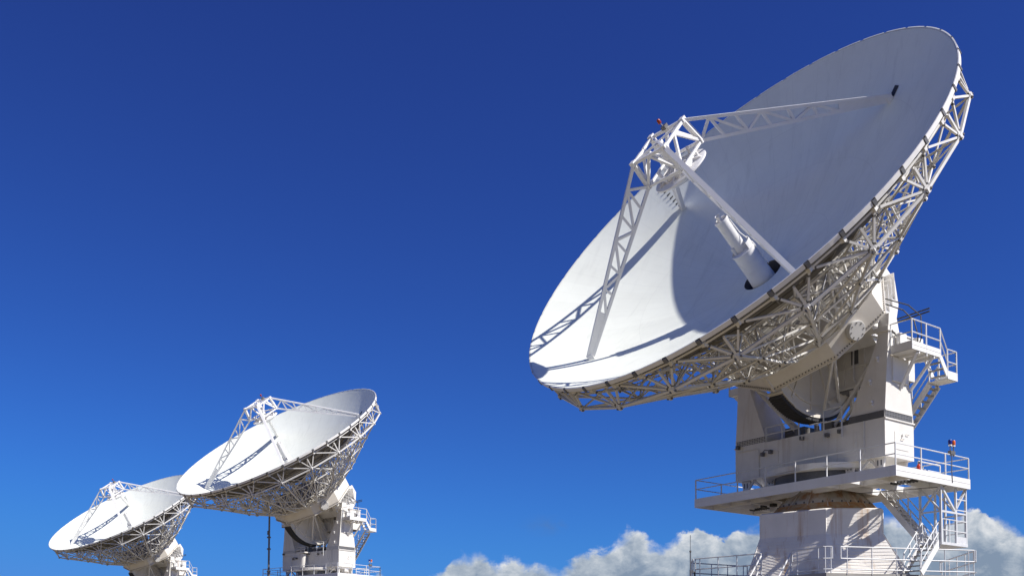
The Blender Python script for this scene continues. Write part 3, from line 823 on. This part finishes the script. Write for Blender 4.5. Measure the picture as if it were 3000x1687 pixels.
def build_telescope(tag, O, az, el, label, off=(0, 0), ladder_pipe=False, detail=True):
    """O: point where azimuth axis crosses elevation height (ground frame); az/el in degrees"""
    a = R(az); e = R(el)
    root = bpy.data.objects.new('radio_telescope', None); COL.objects.link(root)
    root.empty_display_size = 2
    root.location = (O[0], O[1], O[2] - HAX)
    # local x = elevation axis, local -y = pointing direction
    ex = Vector((-math.cos(a), math.sin(a), 0)); fw = Vector((math.sin(a), math.cos(a), 0))
    rz = math.atan2(ex.y, ex.x); root.rotation_euler = (0, 0, rz)
    root['label'] = label; root['category'] = 'radio telescope'; root['group'] = 'white dish radio telescopes of the array'
    c, s = math.cos(e), math.sin(e)
    N = Vector((0, -c, s)); P = Vector((0, s, c)); piv = Vector((0, -OFFY, HAX)); o = piv + N * DPIV
    DM = Matrix(((1, P.x, N.x, o.x), (0, P.y, N.y, o.y), (0, P.z, N.z, o.z), (0, 0, 0, 1)))
    M = MAT
    def dp(name, mats, b, key=None, parent=root, mat4=None, **k): return part(name, parent, mats, b, None, key or b.__name__, DM if parent is root and mat4 is None else (mat4 or Matrix.Identity(4)), **k)
    def ys(name, mats, b, parent, **k): return part_split(name, parent, mats, b, TY, b.__name__, Matrix.Identity(4), **k)
    def yp(name, mats, b, key=None, parent=root, **k): return part(name, parent, mats, b, TY, key or b.__name__, Matrix.Identity(4), **k)
    # --- reflector
    d = dp('reflector_dish', M['dish'], b_dish, smooth=True)
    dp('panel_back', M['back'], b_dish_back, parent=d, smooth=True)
    for k in range(NSEG):
        dp('rim_panel', M['white'], b_rim, parent=d, mat4=Matrix.Rotation(k * DA, 4, 'Z')); dp('rim_clamp', M['gap'], b_rimclamp, parent=d, mat4=Matrix.Rotation(k * DA, 4, 'Z'))
    dp('feed_well', M['band'], b_well, parent=d, smooth=True); part_split('step_peg', d, M['bolt'], b_pegs, None, 'pegs', Matrix.Identity(4)); part_split('leg_port', d, M['dark'], b_port, None, 'port', Matrix.Identity(4))
    t = dp('backing_truss', [M['truss'], M['bolt']], b_outer)
    for i in (1, 2, 3): dp('truss_hoop', M['truss'], make_hoop(i), key='hoop%d' % i, parent=t)
    for j in range(NR):
        dp('truss_rib', [M['truss'], M['bolt']], b_rib, parent=t, mat4=Matrix.Rotation(2 * DA * j, 4, 'Z'))
    # --- hub
    h = dp('hub', M['hub'], b_hub)
    for sx in (1, -1):
        cp = dp('bearing_cover', M['cap'], b_cap, parent=h, mat4=capmat(sx), smooth=True)
    dp('flange_bolts', M['bolt'], b_hubbolts, parent=h)
    dp('cover_bolts', M['bolt'], b_capbolts, parent=h, mat4=capmat(1))
    dp('bearing_box', M['white'], b_rear, parent=h)
    part_split('axle', h, M['truss'], b_axle, None, 'axle', Matrix.Identity(4), smooth=True); part_split('hub_strut', h, M['truss'], b_hubstrut, None, 'hubstrut', Matrix.Identity(4), smooth=True)
    g = dp('elevation_gear', M['hub'], b_gear); dp('gear_rack', M['dark'], b_rack, parent=g)
    # --- quadrupod and optics
    ok = '%s%s' % off
    for i, la in enumerate(LEGA): dp('support_leg', M['white'], make_leg(la, off), key='leg%d%s' % (i, ok))
    f = dp('apex_frame', M['white'], make_frame(off), key='frame' + ok)
    dp('subreflector', M['white'], make_sub(off), key='sub' + ok, parent=f, smooth=True)
    bp = dp('beacon_post', M['bolt'], make_beacon_post(off), key='bp' + ok, parent=f); dp('beacon_lamp', M['red'], make_beacon(off), key='bl' + ok, parent=f, smooth=True)
    dp('feed_horn', M['white'], make_feed(off), key='feed' + ok, smooth=True)
    # --- yoke
    y = yp('yoke_block', M['yoke'], b_block)
    ys('block_fitting', M['yoke'], b_fittings, y); yp('mounting_foot', M['yoke'], b_feet, parent=y); yp('azimuth_bearing', M['band'], b_bearing, parent=y, smooth=True)
    ys('cleat', M['bolt'], b_detail, y); yp('top_railing', M['rail'], b_blockrail, parent=y)
    ys('elevation_drive', M['bolt'], b_drive, y); yp('equipment_cabin', [M['yoke'], M['band']], b_cabin); ys('diagonal_brace', M['truss'], b_braces, y, smooth=True)
    for sx in (1, -1):
        ar = yp('yoke_arm', M['yoke'], make_arm(sx), key='arm%d' % sx)
        yp('louvre', M['gap'], make_louvre(sx), key='louvre%d' % sx, parent=ar)
        yp('front_band', M['band'] if not ladder_pipe else M['pale'], make_band(sx), key='band%d%s' % (sx, ladder_pipe), parent=ar)  # near band gets the darker grey: shade on the mesh put into its colour
    ys('lug', M['white'], b_lug, y, smooth=True)
    if ladder_pipe: yp('cable_duct', M['yoke'], b_pipe, smooth=True)
    yp('cable', M['dark'], b_cables, smooth=True)
    # --- platforms and stairs
    pf = yp('platform', M['white'], b_platform)
    yp('railing', M['rail'], b_platrail, parent=pf); ys('drain_slot', M['dark'], b_slots, pf)
    bk = yp('balcony', M['white'], b_balcony); yp('railing', M['rail'], b_balrail, parent=bk); yp('stair_treads', M['tread'], b_baltread, parent=bk)
    lb = yp('balcony', M['white'], b_leftbalcony); yp('railing', M['rail'], b_leftbalrail, parent=lb)
    st = yp('staircase', M['truss'], b_backstair); yp('stair_treads', M['tread'], b_backtread, parent=st); yp('handrail', M['rail'], b_backrail, parent=st)
    tw = yp('access_tower', M['rail'], b_tower); 
    ts = yp('staircase', M['white'], b_tstair); yp('stair_treads', M['tread'], b_ttread, parent=ts); yp('handrail', M['rail'], b_trail, parent=ts)
    lp = yp('lamp_bracket', M['bolt'], b_lamp_post)
    for dy, mm, lab in ((.14, 'blue', 'blue warning lamp'), (-.14, 'orange', 'orange warning lamp')):
        l = yp('warning_lamp', M[mm], make_lamp(dy), key='lamp' + mm, smooth=True, label=lab); yp('lamp_base', M['white'], make_lampbase(dy), key='lbase%s' % mm, parent=l, smooth=True)
    # --- fixed base
    sk = yp('bearing_skirt', M['rust'], b_skirt, smooth=True, label='rust streaked bearing skirt'); yp('skirt_bolts', M['bolt'], b_skirtbolts, parent=sk); yp('flange', M['flange'], b_flange, parent=sk, smooth=True)
    W = make_ped(rz)
    def fp(name, mats, b, parent=root, **k): return part(name, parent, mats, b, None, None, Matrix.Identity(4), **k)
    fp('pedestal', M['ped'], b_ped_factory(W))
    dk = fp('base_deck', M['concrete'], b_deck_factory(W)); fp('railing', M['rail'], b_deckrail_factory(W), parent=dk)
    fp('staircase', M['tread'], b_lowstair_factory(W), parent=dk)
    return root

CH = 1.7
def up(p): return (p[0], p[1], p[2] + CH)
near = build_telescope('near', up((15.418, 50.925, 15.898)), -126.976, 36.286,
    'large nearest white dish telescope at the right, most of its bowl in shade', off=(-.55, .0))
mid = build_telescope('mid', up((-20.124, 109.082, 16.431)), -142.078, 52.847,
    'middle sized sunlit dish telescope beside a thin dark mast, overlapping the smallest dish', ladder_pipe=True)
far = build_telescope('far', up((-51.837, 151.517, 15.299)), -145.981, 54.744,
    'smallest, most distant dish telescope, partly hidden behind the middle dish', ladder_pipe=True)

# ------------------------------------------------------------------ other things
def tag(o, label, cat, kind=None, group=None):
    if label: o['label'] = label
    if cat: o['category'] = cat
    if kind: o['kind'] = kind
    if group: o['group'] = group
    return o

# thin mast beside the middle telescope
mroot = bpy.data.objects.new('mast', None); COL.objects.link(mroot); mroot.location = (-24.9, 106.0, 0)
tag(mroot, 'thin dark grey steel mast rising to the underside of the middle dish', 'mast')
def b_mast(mb):
    mb.tube([(0, 0, -1), (0, 0, 11.2)], [.17, .14], 10); mb.tube([(0, 0, 11.2), (0.03, 0, 17.3)], [.105, .09], 10)
def b_mastband(mb):
    for z in (6, 8.5, 11.1, 13.4, 14.6): mb.lathe([(.12, z), (.20, z), (.20, z + .14), (.12, z + .14)], n=12)
    mb.box((-.1, -.35, 14.9), (.1, .0, 15.3))
part('pole', mroot, MAT['mast'], b_mast, smooth=True); part('collar', mroot, MAT['bolt'], b_mastband)

# whip antenna at the left corner of the near base deck
aroot = bpy.data.objects.new('whip_antenna', None); COL.objects.link(aroot); aroot.location = (8.72, 50.6, 0)
tag(aroot, 'slender dark whip antenna standing at the left end of the deck railing', 'antenna')
def b_whip(mb):
    mb.tube([(0, 0, 0), (0, 0, 6.3)], .045, 8); mb.tube([(0, 0, 6.3), (0, 0, 7.2)], .03, 8); mb.tube([(0, 0, 7.2), (0, 0, 8.0)], .014, 6)
def b_whipclamp(mb):
    for z in (4.9, 5.6, 6.2): mb.bar((0, 0, z), (.25, .02, z), .05); mb.bar((.2, .02, 4.6), (.2, .02, 6.2), .05)
    mb.lathe([(.001, 7.16), (.05, 7.16), (.05, 7.24), (.001, 7.24)], n=8)
part('rod', aroot, MAT['mast'], b_whip, smooth=True); part('clamp', aroot, MAT['bolt'], b_whipclamp)

# fire extinguisher on the near platform
ra_ = R(-126.976); ex = Vector((-math.cos(ra_), math.sin(ra_), 0)); fw = Vector((math.sin(ra_), math.cos(ra_), 0))
pp = Vector(up((15.418, 50.925, 15.898))) + ex * 4.75 + fw * (-.55) + Vector((0, 0, -7.42))
froot = bpy.data.objects.new('fire_extinguisher', None); COL.objects.link(froot); froot.location = pp
tag(froot, 'small red fire extinguisher standing on the near telescope platform', 'fire extinguisher')
part('cylinder', froot, plain('red_enamel', (.5, .04, .02), .3), lambda mb: mb.lathe([(.001, 0), (.095, 0), (.10, .03), (.10, .62), (.06, .70), (.03, .72), (.001, .72)], n=18), smooth=True)
part('valve', froot, MAT['dark'], lambda mb: (mb.bar((0, 0, .7), (0, 0, .8), .05), mb.bar((-.02, 0, .8), (.14, 0, .83), .03), mb.tube([(.03, 0, .76), (.13, 0, .6), (.12, 0, .3)], .015, 6)))

# ground sheet reaching the horizon with very gentle swells under each telescope
def b_ground(mb):
    xs = [-6000, -3000, -1500, -700, -350] + [-200 + 20 * i for i in range(21)] + [350, 700, 1500, 3000, 6000]
    ys = [-6000, -3000, -1000, -300, -100] + [-40 + 20 * i for i in range(16)] + [400, 700, 1500, 3000, 6000]
    C = [(root.location.x, root.location.y, root.location.z) for root in (near, mid, far)]
    def gz(x, y):
        z = 0
        for cx, cy, cz in C: z += cz * math.exp(-((x - cx) ** 2 + (y - cy) ** 2) / (2 * 22 ** 2))
        return z - .02
    V = [(x, y, gz(x, y)) for y in ys for x in xs]; n = len(xs)
    mb.add(V, [(j * n + i, j * n + i + 1, (j + 1) * n + i + 1, (j + 1) * n + i) for j in range(len(ys) - 1) for i in range(n - 1)])
g = part('ground', None, ground_mat(), b_ground, smooth=True); g['kind'] = 'structure'

# ------------------------------------------------------------------ sky
SAZ, SEL = 120.5, 46.5
w = bpy.data.worlds.new('World'); sc.world = w; w.use_nodes = True
nt = w.node_tree; N = nt.nodes; L = nt.links; N.clear()
def MT(op, a, b=None, c=None, clamp=False):
    n = N.new('ShaderNodeMath'); n.operation = op; n.use_clamp = clamp
    for i, v in enumerate((a, b, c)):
        if v is None: continue
        if isinstance(v, (int, float)): n.inputs[i].default_value = v
        else: L.new(v, n.inputs[i])
    return n.outputs[0]
def RANGE(v, a, b, c, d, smooth=False):
    n = N.new('ShaderNodeMapRange'); n.interpolation_type = 'SMOOTHSTEP' if smooth else 'LINEAR'
    for i, q in enumerate((a, b, c, d)): n.inputs[i + 1].default_value = q
    L.new(v, n.inputs[0]); return n.outputs[0]
out = N.new('ShaderNodeOutputWorld'); bg = N.new('ShaderNodeBackground'); L.new(bg.outputs[0], out.inputs[0])
sky = N.new('ShaderNodeTexSky'); sky.sky_type = 'NISHITA'; sky.sun_disc = False
sky.sun_elevation = R(SEL); sky.sun_rotation = R(SAZ)
sky.altitude = 400; sky.air_density = 1.0; sky.dust_density = .3; sky.ozone_density = 3.0
hs = N.new('ShaderNodeHueSaturation'); hs.inputs['Saturation'].default_value = 1.0; hs.inputs['Value'].default_value = 1.0
pol_f = N.new('ShaderNodeMixRGB'); pol_f.blend_type = 'MULTIPLY'; pol_f.inputs[0].default_value = 1; pol_f.inputs[2].default_value = (.04, .054, .112, 1)   # polarised, deep tropical blue
L.new(sky.outputs[0], pol_f.inputs[1]); sp_ = N.new('ShaderNodeSeparateColor'); L.new(pol_f.outputs[0], sp_.inputs[0]); cc_ = N.new('ShaderNodeCombineColor')
for i_, (k_, g_) in enumerate(((3.1, .87), (15.26, 1.377), (10.37, 1.24))):
    v_ = MT('MULTIPLY', MT('POWER', sp_.outputs[i_], g_), k_)
    if i_ == 1: v_ = MT('SMOOTH_MIN', v_, 2.68, 1.5)
    if i_ == 2: v_ = MT('SMOOTH_MIN', v_, 7.2, 2.0)
    L.new(v_, cc_.inputs[i_])
L.new(cc_.outputs[0], hs.inputs['Color'])
tc = N.new('ShaderNodeTexCoord'); sep = N.new('ShaderNodeSeparateXYZ'); L.new(tc.outputs['Generated'], sep.inputs[0])
az = MT('ARCTAN2', sep.outputs[0], sep.outputs[1])                       # 0 = +y, positive to the right
hor = MT('SQRT', MT('ADD', MT('MULTIPLY', sep.outputs[0], sep.outputs[0]), MT('MULTIPLY', sep.outputs[1], sep.outputs[1])))
elv = MT('ARCTAN2', sep.outputs[2], hor)
# cumulus top height against azimuth
def px2az(px): return math.atan2(px - 1500, 3043)
def px2el(px, py): return math.atan2(1943 - py, math.hypot(px - 1500, 3043))
prof = [(900, 1720), (1080, 1700), (1115, 1668), (1150, 1706), (1270, 1680), (1330, 1628), (1400, 1596), (1432, 1628), (1460, 1636), (1500, 1624), (1560, 1645), (1640, 1650), (1690, 1625),
        (1740, 1596), (1790, 1590), (1840, 1536), (1875, 1540), (1905, 1580), (1945, 1592), (1990, 1560), (2040, 1540), (2075, 1545), (2130, 1570), (2200, 1530),
        (2400, 1520), (2620, 1500), (2720, 1545), (2790, 1515), (2860, 1476), (2920, 1500), (3010, 1555), (3200, 1590)]
A_L, A_R = px2az(700), px2az(3300)
ramp = N.new('ShaderNodeValToRGB'); cr = ramp.color_ramp; cr.interpolation = 'LINEAR'
ELS = .2
while len(cr.elements) > 1: cr.elements.remove(cr.elements[-1])
for i, (x, y) in enumerate(prof):
    pos = (px2az(x) - A_L) / (A_R - A_L); v = px2el(x, y) / ELS
    el_ = cr.elements[0] if i == 0 else cr.elements.new(pos)
    el_.position = pos; el_.color = (v, v, v, 1)
u = RANGE(az, A_L, A_R, 0, 1); L.new(u, ramp.inputs[0])
top = MT('MULTIPLY', ramp.outputs[0], ELS)
cmb = N.new('ShaderNodeCombineXYZ'); L.new(az, cmb.inputs[0]); L.new(MT('MULTIPLY', elv, 1.25), cmb.inputs[1])
def NOISE(scale, detail, rough, offs=(0, 0, 0), dist=0):
    mp = N.new('ShaderNodeMapping'); mp.inputs['Location'].default_value = offs; L.new(cmb.outputs[0], mp.inputs[0])
    n = N.new('ShaderNodeTexNoise'); n.inputs['Scale'].default_value = scale; n.inputs['Detail'].default_value = detail
    n.inputs['Roughness'].default_value = rough; n.inputs['Distortion'].default_value = dist
    L.new(mp.outputs[0], n.inputs['Vector']); return n.outputs['Fac']
n_edge = NOISE(46, 12, .63, (3.1, .7, 0), .3)
n_soft = NOISE(16, 5, .5, (8.3, 2.2, 0))
dens = MT('ADD', MT('SUBTRACT', top, elv), MT('MULTIPLY', MT('SUBTRACT', n_edge, .5), .030))
soft = RANGE(n_soft, .40, .62, .004, .022)                                # some edges crisp, some wispy
cov = MT('DIVIDE', dens, soft, clamp=True)
cov = RANGE(cov, 0, 1, 0, 1, True)
cov = MT('MULTIPLY', cov, .97)
# billow brightness: sun is up and to the right
n_b = NOISE(34, 11, .62, (1.3, 5.1, 0), .35); n_b2 = NOISE(34, 11, .62, (1.3 - .010, 5.1 - .012, 0), .35)
n_big = NOISE(9, 4, .5, (4.0, 1.0, 0))
rel = MT('SUBTRACT', n_b, n_b2)
lit = MT('ADD', MT('ADD', MT('MULTIPLY', rel, 2.2), RANGE(MT('SUBTRACT', top, elv), 0, .045, 1.05, .10)), MT('MULTIPLY', MT('SUBTRACT', n_big, .52), 1.7))
lit = RANGE(lit, .16, 1.28, 0, 1)
cr2 = N.new('ShaderNodeValToRGB'); e2 = cr2.color_ramp
e2.elements[0].position = 0; e2.elements[0].color = (2.3, 3.0, 4.0, 1)
e2.elements[1].position = 1; e2.elements[1].color = (7.6, 7.8, 8.0, 1)
m_ = e2.elements.new(.5); m_.color = (4.4, 5.0, 5.7, 1)
L.new(lit, cr2.inputs[0])
mix = N.new('ShaderNodeMixRGB'); L.new(cov, mix.inputs[0]); L.new(hs.outputs[0], mix.inputs[1]); L.new(cr2.outputs[0], mix.inputs[2])
# thin grey wisps above the bank
n_w = NOISE(22, 6, .55, (2.0, 9.0, 0), .2)
wa = MT('SUBTRACT', 1, MT('ABSOLUTE', RANGE(az, px2az(1500), px2az(1745), -1, 1)), clamp=True)
we = MT('SUBTRACT', 1, MT('ABSOLUTE', MT('DIVIDE', MT('SUBTRACT', elv, px2el(1620, 1535)), .012)), clamp=True)
wm = MT('MULTIPLY', MT('MULTIPLY', RANGE(n_w, .46, .68, 0, .75), wa), MT('MULTIPLY', we, .9), clamp=True)
mix2 = N.new('ShaderNodeMixRGB'); mix2.inputs[2].default_value = (.95, 1.9, 4.0, 1)
L.new(wm, mix2.inputs[0]); L.new(mix.outputs[0], mix2.inputs[1])
L.new(mix2.outputs[0], bg.inputs['Color']); bg.inputs['Strength'].default_value = .08

sd = bpy.data.lights.new('sun', 'SUN'); sd.energy = 5.0; sd.angle = R(.53); sd.color = (1, .955, .89)
so = bpy.data.objects.new('sun', sd); COL.objects.link(so)
sv = Vector((math.sin(R(SAZ)) * math.cos(R(SEL)), math.cos(R(SAZ)) * math.cos(R(SEL)), math.sin(R(SEL))))
so.rotation_euler = sv.to_track_quat('Z', 'Y').to_euler(); so.location = sv * 200

# ------------------------------------------------------------------ camera (shift lens, almost level)
cd = bpy.data.cameras.new('camera'); cam = bpy.data.objects.new('camera', cd); COL.objects.link(cam); sc.camera = cam
cam.location = (0, 0, CH); cam.rotation_euler = (R(90 + 2.258), 0, 0)
cd.sensor_width = 36; cd.sensor_fit = 'HORIZONTAL'; cd.lens = 3043.3 / 3000 * 36; cd.shift_y = (1824.06 - 843.5) / 3000
cd.clip_end = 20000

sc.view_settings.view_transform = 'Standard'; sc.view_settings.look = 'None'; sc.view_settings.exposure = .34; sc.view_settings.gamma = 1
try: sc.view_settings.use_curve_mapping = False
except Exception: pass
sc.cycles.max_bounces = 8; sc.cycles.diffuse_bounces = 4
